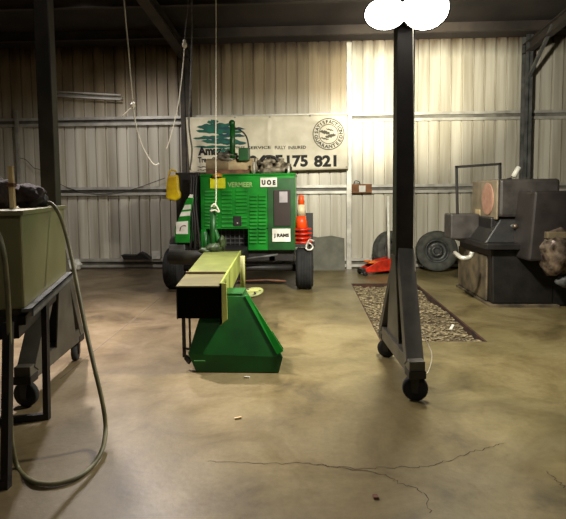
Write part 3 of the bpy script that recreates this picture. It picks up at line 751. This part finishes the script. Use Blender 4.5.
q = [P(272,331,4.55), P(283,348,4.55), P(284,353,4.55), P(277,352,4.55), P(270,340,4.5)]
MB().prism(q, (0,.012,0)).build('hood_flap', greend, ch)
MB().box(tL.x, tR.x-.03, HYT+.01, 4.4, tz-.005, tz+.02).build('hood_collar', greend, ch, bevel=.004)
# small frame hanging on the left of the hood
mb = MB(); Yf = 4.02
mb.bar(P(183.5,318,Yf), P(184.5,357,Yf), .026, .02, (0,1,0)); mb.bar(P(189.5,318,Yf), P(190.5,357,Yf), .014, .02, (0,1,0)); mb.bar(P(183,348.5,Yf), P(193,349,Yf), .02, .014); 
mb.bar(P(186,357,Yf), P(190,362,Yf-.05), .04, .02, (0,1,0)); mb.bar(P(207,314,Yf+.1), P(194,354,Yf+.05), .03, .03, (0,1,0))
mb.build('linkage', black, ch)
MB().bar(P(194,361,Yf-.16), P(205,361,Yf-.16), .012, .008).build('hood_handle', mat('worn_green_edge', (70,130,70), rough=.5), ch)
# dark boom tube and control mast on chute rear
mb = MB(); mb.tube([P(172,257,6.75), P(200,258,6.5), P(224,256,6.4)], .10, 14); mb.build('boom_tube', mat('olive_black', (44,44,30), (24,24,17), rough=.6), ch)
mb = MB(); mb.tube([P(213,252,6.3), P(213,208,6.3)], .04, 12); mb.tube([P(205.5,252,6.35), P(205.5,232,6.35)], .03, 8)
mb.tube([P(221,252,6.3), P(218,240,6.3), P(214,228,6.3)], .035, 8, sub=3); mb.build('control_mast', greend, ch)
mb = MB(); c = P(215,248,6.25); mb.blob(c, (.12,.1,.07), .3, 3, 2, 3); mb.blob(P(206,250,6.25), (.1,.1,.04), .3, 5, 2, 3); mb.blob(P(222,243,6.25), (.05,.06,.08), .4, 6, 2, 3); mb.build('hydraulic_motor', mat('greasy_green', (66,84,44), (30,36,22), rough=.5, scale=14), ch)
# ------------------------------------------------------------------ cones
cz0 = ct.z+.001
def cone(z, label, rx=0):
    c = P(301.5, 240, FY+.28); t = thing('traffic_cone', label, 'traffic cone', (c.x, c.y, z), 'traffic cones nested on the chipper tray')
    MB().lathe([(.155,0),(.158,.012),(.15,.028),(.10,.034)], (c.x,c.y,z), (0,0,1), 4 if False else 24).build('base', redo, t)
    hh = .50; f = lambda q: .096+(.034-.096)*q
    MB().lathe([(f(0),.03),(f(.38),.03+hh*.38)], (c.x,c.y,z), (0,0,1), 24).build('lower_cone', orange, t)
    MB().lathe([(f(.38)+.001,.03+hh*.38),(f(.72)+.001,.03+hh*.72)], (c.x,c.y,z), (0,0,1), 24).build('reflective_collar', mat('dusty_reflective_white', (216,196,160), rough=.4), t)
    MB().lathe([(f(.72),.03+hh*.72),(f(1),.03+hh),(f(1)-.01,.035+hh)], (c.x,c.y,z), (0,0,1), 24).build('tip', orange, t)
    return t
ctop = cone(P(302.5, 228, FY+.28).z-.03, 'topmost orange traffic cone with pale collar on the chipper tray')
for k, lab in enumerate(('second traffic cone in the stack, only its base rim showing', 'third traffic cone in the stack, red base rim below the second', 'lowest traffic cone of the stack, resting on the chipper tray')):
    dz = (ctop.location.z-cz0)/3*(k+1)
    dup(ctop, (ctop.location.x+(-1)**k*.008, ctop.location.y, ctop.location.z-dz), lab)
mb = MB(); c = P(310, 246, FY-.02); mb.tube([P(306,247,FY+.02), P(309,243,FY), P(313,247,FY), P(310,250,FY-.02), P(306,248,FY), P(309,240,FY+.02), P(314,241,FY)], .014, 6, sub=4)
tag(mb.build('rope_coil', galv, origin=c), 'pale tangled rope end hooked on the tray above the right chipper wheel', 'rope')

# yellow bag
yb = thing('yellow_container', 'yellow plastic container hanging on the upper left side of the green chipper', 'container', P(172, 200, FY+.15))
yy = FY+.08
MB().prism([P(167,176,yy), P(178,174.5,yy), P(179,190,yy), P(180.5,193,yy), P(180.5,198,yy), P(175,201,yy), P(165.5,199,yy), P(166,186,yy)], (0,.22,0)).build('body', yellow, yb, bevel=.03)
MB().tube([P(169,177,yy+.1), P(170,171,yy+.1), P(173,170,yy+.1), P(176,172,yy+.1), P(177,176,yy+.1)], .014, 8, sub=3).build('handle', yellow, yb)

# ------------------------------------------------------------------ things along the wall
a, b = P(313, 268, WY-.3), P(345, 239, WY-.3)
mb = MB(); mb.prism([(a.x,WY-.3,0), (b.x,WY-.3,0), (b.x,WY-.15,b.z-.0), (b.x-.24,WY-.15,b.z+.05), (b.x-.5,WY-.15,b.z+.02), (a.x,WY-.15,b.z+.04)], (0,.02,0))
tag(mb.build('board', panelg, origin=(b.x-.3,WY-.3,0)), 'grey board leaning against the back wall right of the traffic cones', 'board')
# orange-brown box on girt
yy = WY-.17; a, b = P(352,193,yy), P(372,184,yy)
t = thing('wall_box', 'small orange-brown box with a lit pale window on the mid wall rail', 'box', ((a.x+b.x)/2, yy, a.z))
MB().box(a.x, b.x, yy, yy+.095, a.z, b.z).build('case', brownm, t, bevel=.006)
c, d = P(359,192,yy), P(365.5,185.5,yy); MB().box(c.x, d.x, yy-.008, yy+.01, c.z, d.z).build('window', white, t)
MB().tube([P(354,184,yy), P(355,181,yy), P(359,181.5,yy), P(360,184,yy)], .009, 6, sub=3).build('handle', black, t)
# white bag at the left
c = P(73, 264, WY-.25); mb = MB().blob((c.x,WY-.3,.11), (.16,.13,.11), .3, 8, 3, 2)
for v in mb.bm.verts: v.co.z = max(v.co.z, .002)
tag(mb.build('plastic_bag', white, origin=(c.x,WY-.3,0)), 'small white plastic bag on the floor against the back wall behind the tank', 'bag')
# black tray on the low rail + white card
yy = WY-.2; z = .197
mb = MB(); p0, p1 = P(121,258,yy), P(150,258,yy)
mb.prism([(p0.x,yy,z+.09),(p0.x+.05,yy,z),(p1.x,yy,z),(p1.x-.12,yy,z+.1),(p1.x-.2,yy,z+.14),(p1.x-.28,yy,z+.08)], (0,.19,0))
tag(mb.build('tool_tray', black, origin=(p0.x,yy,z)), 'black angular tray resting on the bottom wall rail left of the chipper', 'tray')
a, b = P(152,259,WY-.1), P(160,251,WY-.1); mb = MB().box(a.x, b.x, WY-.1, WY-.07, .197, .197+b.z-a.z)
tag(mb.build('card', white, origin=(a.x,WY-.1,.2)), 'small white card standing on the bottom wall rail by the left chipper wheel', 'card')
# tyres
def tyre(c, ax, R, W, name, label, hubv=True):
    t = thing(name, label, 'wheel', (c.x, c.y, 0)); ax = Vector(ax).normalized()
    pr_ = [(R*.56,-W*.34),(R*.6,-W*.47),(R*.75,-W*.5),(R*.9,-W*.46),(R*.97,-W*.36)]
    for k in range(-2, 3): u = k*W*.13; pr_ += [(R,u-.012),(R*.975,u-.008),(R*.975,u+.004),(R,u+.01)]
    pr_ += [(R*.97,W*.36),(R*.9,W*.46),(R*.75,W*.5),(R*.6,W*.47),(R*.56,W*.34)]
    MB().lathe(pr_, c, ax, 40, caps=False).build('tyre', mat('dusty_tyre', (78,78,72), (52,52,48), rough=.85, scale=10), t)
    h_ = MB().lathe([(R*.57,-W*.36),(R*.57,W*.40),(R*.52,W*.44),(R*.48,W*.1),(R*.3,W*.05),(R*.27,W*.33),(R*.14,W*.34),(R*.13,W*.2),(R*.12,W*.2)], c, ax, 32).build('rim', hub_m, t)
    u = ax.cross(Vector((0,0,1))).normalized(); w = ax.cross(u)
    for k in range(5):
        a = k*2*PI/5; MB().lathe([(.022,W*.3),(.022,W*.36)], c+(u*math.cos(a)+w*math.sin(a))*R*.21, ax, 6).build('wheel_nut', black, t)
    MB().lathe([(R*.125,W*.1),(R*.125,W*.36)], c, ax, 16).build('centre_bore', black, t)
    for k in range(5):
        a = (k+.5)*2*PI/5; MB().lathe([(.03,W*.02),(.03,W*.075)], c+(u*math.cos(a)+w*math.sin(a))*R*.385, ax, 10).build('rim_slot', black, t)
R = .37
c = P(436.5, 249, WY-.42); c.z = R; tyre(c, (-.12,-1,.12), R, .24, 'spare_wheel', 'upright truck wheel with steel rim against the back wall beside the grey lathe')
c = P(391.5, 249, WY-.3); c.z = R*.995; tyre(c, (.45,-1,.08), R*.99, .25, 'spare_wheel', 'turned truck wheel half hidden behind the right gantry post')
# trolley jack with long handle
j = G(378, 274); jt = thing('trolley_jack', 'red-orange trolley jack with a long white handle on the floor by the wall', 'jack', j)
d = Vector((-.93,-.25,0)).normalized(); s_ = Vector((d.y,-d.x,0)); KM2 = frameM(j, d, -s_ if s_.y < 0 else s_)
KJ = frameM(j, d, Vector((-d.y, d.x, 0))) @ Matrix.Diagonal((.95,1,1.5,1))
mb = MB()
for yv in (-.12, .1): mb.prism([KJ @ Vector((-.28,yv,.05)), KJ @ Vector((.3,yv,.03)), KJ @ Vector((.3,yv,.08)), KJ @ Vector((.05,yv,.16)), KJ @ Vector((-.28,yv,.2))], KJ.to_3x3() @ Vector((0,.02,0)))
mb.box(-.26, .1, -.1, .1, .06, .13, KJ); mb.build('jack_body', redo, jt, bevel=.006)
mb = MB(); mb.bar(KJ @ Vector((-.1,0,.14)), KJ @ Vector((.22,0,.15)), .07, .04); mb.lathe([(.05,0),(.06,.02),(.05,.03)], KJ @ Vector((.22,0,.15)), (0,0,1), 16); mb.build('lift_arm', mat('worn_orange_paint', (236,120,40), rough=.5), jt)
for x, r in ((.31,.04),(-.24,.045)):
    for yv in (-.14, .14): mb = MB(); wheel(mb, KJ @ Vector((x,yv,r/1.5)), r, .035, KJ.to_3x3() @ Vector((0,1,0))); mb.build('jack_wheel', black, jt)
MB().box(.24, .36, -.12, .12, .03, .075, KJ).build('front_plate', black, jt, bevel=.005)
MB().tube([KJ @ Vector((-.22,0,.15)), P(388, 196, WY-.78)], .026, 10).build('handle', white, jt)
# fluorescent batten hung on wall left
yy = WY-.107; a, b = P(56.5, 93, yy), P(121, 96.5, yy)
t = thing('light_fitting', 'unlit pale twin fluorescent batten fixed to the upper back wall', 'light fitting', (a+b)/2)
MB().bar(a+Vector((0,.06,-.02)), b+Vector((0,.075,-.02)), .05, .05).build('batten', galv, t)
for dz in (.025, -.06): MB().tube([a+Vector((0,-.01,dz)), b+Vector((0,-.01,dz))], .016, 10).build('tube', diffgrey, t)

# ------------------------------------------------------------------ ropes
def ceilpt(px, Y):
    p = P(px, 10, Y); return Vector((p.x, Y, cz(Y)-.003))
Y = 6.0
p = [Vector((P(122,0,Y).x, Y, cz(Y)-.003)), P(124,0,Y), P(128.5,50,Y), P(133,104,Y), P(136,125,Y), P(142,145,Y), P(150,160,Y), P(155,165,Y), P(159,163.5,Y)]
r1 = MB().tube(p, .0078, 6, sub=6).build('rope', rope_m, origin=p[0]); tag(r1, 'pale knotted rope ending in a curved tail above the open floor', 'rope')
MB().blob(P(133,105,Y), (.03,.02,.035), .3, 3, 2, 3).build('knot', rope_m, r1)
MB().tube([P(133,106,Y), P(127,112,Y), P(121.5,117,Y)], .007, 6, sub=4).build('tail', rope_m, r1)
p = [Vector((P(189,0,Y).x, Y, cz(Y)-.003)), P(188,0,Y), P(186,25,Y), P(184.5,41,Y)]
r2 = MB().tube(p, .005, 6, sub=5).build('rope', cable_m, origin=p[0]); tag(r2, 'thin dark cord with a pale hook, pale line trailing down to the left', 'rope')
MB().tube([P(184.5,47,Y), P(182,75,Y), P(178,105,Y), P(171,135,Y), P(166,150,Y)], .006, 6, sub=5).build('tail', rope_m, r2)
mb = MB(); c = P(184.5,44,Y); mb.lathe([(.012,-.05),(.028,-.03),(.03,.0),(.015,.02),(.02,.04),(.01,.05)], c, (0,0,1), 14); mb.build('hook', rope_m, r2)
Y = 6.3
p = [Vector((P(191,0,Y).x, Y, cz(Y)-.003)), P(191.5,0,Y), P(192,40,Y), P(190.5,90,Y), P(189,125,Y), P(192,150,Y), P(190,170,Y)]
tag(MB().tube(p, .011, 8, sub=6).build('cable', cable_m, origin=p[0]), 'dark grey cable hanging straight down in front of the banner left end', 'cable')
Y = 6.28
p = [Vector((P(216,0,Y).x, Y, cz(Y)-.003)), P(216,0,Y), P(216,80,Y), P(215.8,150,Y), P(216,200,Y), P(214,207,Y-.05)]
r3 = MB().tube(p, .0078, 6, sub=4).build('rope', rope_m, origin=p[0]); tag(r3, 'long straight pale rope tied to the green mast of the chipper', 'rope')
MB().tube([P(211,207,Y-.06), P(214,204,Y-.06), P(217,207,Y-.06), P(219,212,Y-.06), P(215,210,Y-.06), P(210,211,Y-.06)], .011, 6, sub=4).build('knot', rope_m, r3)
yy = WY-.09
p = [P(20,158,yy), P(26,160,yy), P(34,168,yy), P(40,170,yy), P(56,182,yy), P(75,190,yy), P(100,194,yy), P(130,190,yy), P(165,178,yy)]
tag(MB().tube(p, .007, 6, sub=5).build('wire', cable_m, origin=p[0]), 'thin sagging wire strung along the back wall behind the left post', 'wire')

# ------------------------------------------------------------------ lathe on the right
e0, e1 = G(458, 288), G(493, 306.5); LX = e1.x-.01; LY0 = e1.y; LY1 = e0.y+.1
lt = thing('metal_lathe', 'old dark grey metal lathe with a faded pink disc on its end cover', 'lathe', (LX+1.0, (LY0+LY1)/2, 0))
LXR = LX+2.6
def lz(py, Y): return P(500, py, Y).z
mb = MB(); zt_ = lz(249, LY0)
mb.hexa([(LX+.0,LY0,.03),(LX+.75,LY0,.03),(LX+.75,LY1,.03),(LX,LY1,.03),(LX-.02,LY0,zt_),(LX+.75,LY0,zt_),(LX+.75,LY1,zt_),(LX-.02,LY1,zt_)])
mb.build('pedestal', lathe_d, lt, bevel=.02)
MB().box(LX-.03, LX-.004, LY0+.15, LY1, .04, zt_-.1).build('pedestal_end_panel', lathe_b, lt, bevel=.01, label='scuffed brown end panel')
MB().box(LX-.05, LX+.8, LY0-.06, LY1+.03, 0, .03).build('floor_plate', lathe_b, lt)
MB().box(LX+1.6, LXR, LY0+.15, LY1, .0, zt_).build('pedestal', lathe_d, lt, bevel=.02)
MB().box(LX-.12, LXR+.1, LY0-.1, LY1+.05, zt_, zt_+.07).build('chip_tray', lathe_d, lt, bevel=.01)
HY0, HY1 = LY0+.15, LY1-.02
a = P(500, 179, HY0); b = P(560, 216, HY0); zb = P(500, 216, HY0).z; HY1 = HY0*1.15
MB().box(a.x, b.x, HY0, HY1, zb-.02, a.z).build('headstock', lathe_m, lt, bevel=.04)
MB().box(a.x-.03, a.x-.002, HY0+.02, HY1-.01, zb-.05, a.z-.01).build('end_cover', lathe_t, lt, bevel=.012)
cy = HY0*1.05; cc = Vector((a.x-.03, cy, P(490, 199, cy).z))
MB().lathe([(.215,0),(.215,.008),(.205,.012)], cc, (-1,0,0), 40).build('disc', pink, lt, label='faded pink round disc')
MB().box(a.x-.04, a.x-.028, cy+.28, cy+.46, cc.z-.24, cc.z-.15).build('maker_plate', beige, lt)
MB().box(LX+.05, LXR, HY0+.1, HY1-.1, zt_+.07, zb-.02).build('bed', lathe_d, lt, bevel=.02)
# dark gear guard at the left
gy = HY0+.55; a = P(450.5, 249, gy); b = P(473, 214, gy)
MB().box(a.x, b.x+.1, gy, gy+.35, zt_+.06, b.z).build('gear_guard', lathe_m, lt, bevel=.02)
a = P(480, 250, HY0+.1); mb = MB(); mb.hexa([(a.x,HY0-.05,zt_+.06),(a.x+.7,HY0-.1,zt_+.06),(a.x+.7,HY1,zt_+.06),(a.x,HY1,zt_+.06),(a.x+.22,HY0+.03,zb-.04),(a.x+.7,HY0-.0,zb-.04),(a.x+.7,HY1,zb-.04),(a.x+.2,HY1,zb-.04)]); mb.build('gearbox', lathe_d, lt, bevel=.02)
for k, (px, py) in enumerate(((512,226),(527,229),(520,236))):
    c = P(px, py, HY0-.0); t_ = MB().tube([c+Vector((0,.15,0)), c-Vector((0,.06,0))], .02, 10).build('lever_shaft', galv_dark, lt); MB().blob(c-Vector((0,.09,0)), (.035,.035,.035), 0, 0, 2).build('knob', shiny, lt)
MB().tube([P(455,253,LY0+.2), P(462,258,LY0), P(470,257,LY0), P(472,252,LY0)], .03, 8, sub=4).build('crank_handle', galv, lt, label='pale bent handle under the tray corner')
# white tube on top behind the cover
MB().tube([P(513,177,HY1), P(519,167,HY1)], .035, 12).build('white_spout', white, lt)
# wire-framed guard
yy = HY0+.62; q = [P(456.5,167,yy), P(500,164,yy), P(500,216,yy), P(457.5,217,yy)]
gd = thing('safety_screen', 'empty black rectangular steel frame standing on the left end of the lathe', 'frame', (q[3]+q[2])/2)
mb = MB()
for i in range(4): 
    u, v = q[i], q[(i+1) % 4]; dd_ = (v-u).normalized()*.018; mb.bar(u-dd_, v+dd_, .034, .034, (0,1,0))
mb.build('frame_bars', black, gd, bevel=.004)
MB().bar(q[1]+Vector((.02,0,-.24)), q[1]+Vector((.16,0,-.2)), .03, .03).build('hinge_arm', black, gd)
# machine housing at the right edge, built as part of the lathe
SY = LY0-.35
u0 = P(536, 191, SY); zb2 = P(540, 228, SY).z
sm = lt
xL = P(529,228,SY).x
mb = MB(); mb.hexa([(xL,SY,.62),(xL+1.1,SY,.62),(xL+1.1,SY+.55,.62),(xL,SY+.55,.62),(u0.x,SY+.03,u0.z),(xL+1.0,SY+.03,u0.z),(xL+1.0,SY+.5,u0.z),(u0.x,SY+.5,u0.z)])
mb.build('housing_case', mat('brown_black_case', (50,44,42), (32,28,27), rough=.5, scale=4), sm, bevel=.03)
MB().box(xL+.25, xL+1.05, SY+.36, SY+.55, 0, .66).build('housing_support', lathe_d, sm, bevel=.03)
c = P(557, 254, SY-.05); mb = MB(); mb.blob(c+Vector((.02,.05,0)), (.18,.15,.27), .18, 5, 3, 2); mb.build('boss', shiny, sm, label='bright scuffed rounded metal boss')
MB().blob(P(563,282,SY), (.09,.09,.06), .4, 6, 2, 3).build('drain_fitting', galv_dark, sm)
c = P(548,234,SY); MB().box(c.x-.04, c.x+.2, c.y-.08, c.y+.05, c.z-.05, c.z+.03).build('bracket', lathe_b, sm, bevel=.01)

# small litter on the floor
for k, (px, py, m_, nm, lab) in enumerate(((238,419,wood,'wood_chip','small pale wood chip on the floor in front of the hood'),(375.5,498,tanbr,'wood_chip','small dark brown chip near the bottom floor crack'),(247,378,white,'wood_chip','tiny white chip by the foot of the green hood'),(452,325,white,'offcut','short white strip lying in the gravel pit'))):
    c = G(px, py); z = 0 if k < 3 else -.03
    M_ = Matrix.Translation((c.x, c.y, z)) @ Matrix.Rotation(k*1.3+.4, 4, 'Z')
    s = (.022,.006) if k < 3 else (.10,.014)
    if k == 1: s = (.013,.012)
    tag(MB().box(-s[0], s[0], -s[1], s[1], .001, .012, M_).build(nm, m_, origin=(c.x,c.y,z)), lab, 'debris')

# ------------------------------------------------------------------ lights
def light(kind, loc, energy, col, target=None, size=.2, spot=None, blend=.5, sizey=None):
    l = bpy.data.lights.new('lamp', kind); o = bpy.data.objects.new('lamp', l); C.objects.link(o)
    l.energy = energy; l.color = col; o.location = loc
    if kind == 'AREA':
        l.size = size
        if sizey: l.shape = 'RECTANGLE'; l.size_y = sizey
    else: l.shadow_soft_size = size
    if spot: l.spot_size = math.radians(spot); l.spot_blend = blend
    if target is not None: o.rotation_euler = (Vector(target)-Vector(loc)).to_track_quat('-Z', 'Y').to_euler()
    return o
warm = (1, .96, .84)
Lc = (c1+c2)/2
light('SPOT', Lc+Vector((.0,.45,-.02)), 820, (1,.96,.8), (P(430, 150, WY)), .12, 112, .9)      # back throw onto the wall
light('SPOT', Lc+Vector((-.1,.45,.0)), 2300, (1,.94,.72), (P(406, 84, WY)), .1, 42, 1)      # hot core of the back throw
light('SPOT', Lc+Vector((.1,.4,-.15)), 560, warm, (Lc.x-.2, 4.6, 0), .1, 140, .7)      # down onto the floor
light('SPOT', Lc+Vector((-.1,.3,-.1)), 300, warm, (-1.0, 6.6, .6), .1, 100, .8)            # toward the chipper
light('SPOT', (-3.0, 5.4, 4.2), 1500, (1,.9,.88), (-1.9, 3.9, 0), .08, 74, .8)            # high lamp on the left
light('SPOT', (-2.4, 6.6, 4.25), 700, (1,.92,.9), (-1.7, 4.4, 0), .1, 90, .9)            # second high lamp further back
light('SPOT', (-3.3, 6.9, 4.2), 260, (1,.95,.92), (-3.2, 9.6, .5), .3, 95, 1)  # added light to brighten the left of the back wall
light('AREA', (0.8, 1.0, 5.0), 105, (1,.94,.87), (0.6, 2.6, 0), 4.5, sizey=2.5)  # added soft overhead fill for the foreground
w = bpy.data.worlds.new('world'); w.use_nodes = True; bpy.context.scene.world = w
w.node_tree.nodes['Background'].inputs[0].default_value = (.5, .45, .38, 1); w.node_tree.nodes['Background'].inputs[1].default_value = .35
bpy.context.scene.view_settings.view_transform = 'Standard'
bpy.context.scene.view_settings.look = 'None'
for o in bpy.data.objects:
    if '_o' in o: del o['_o']
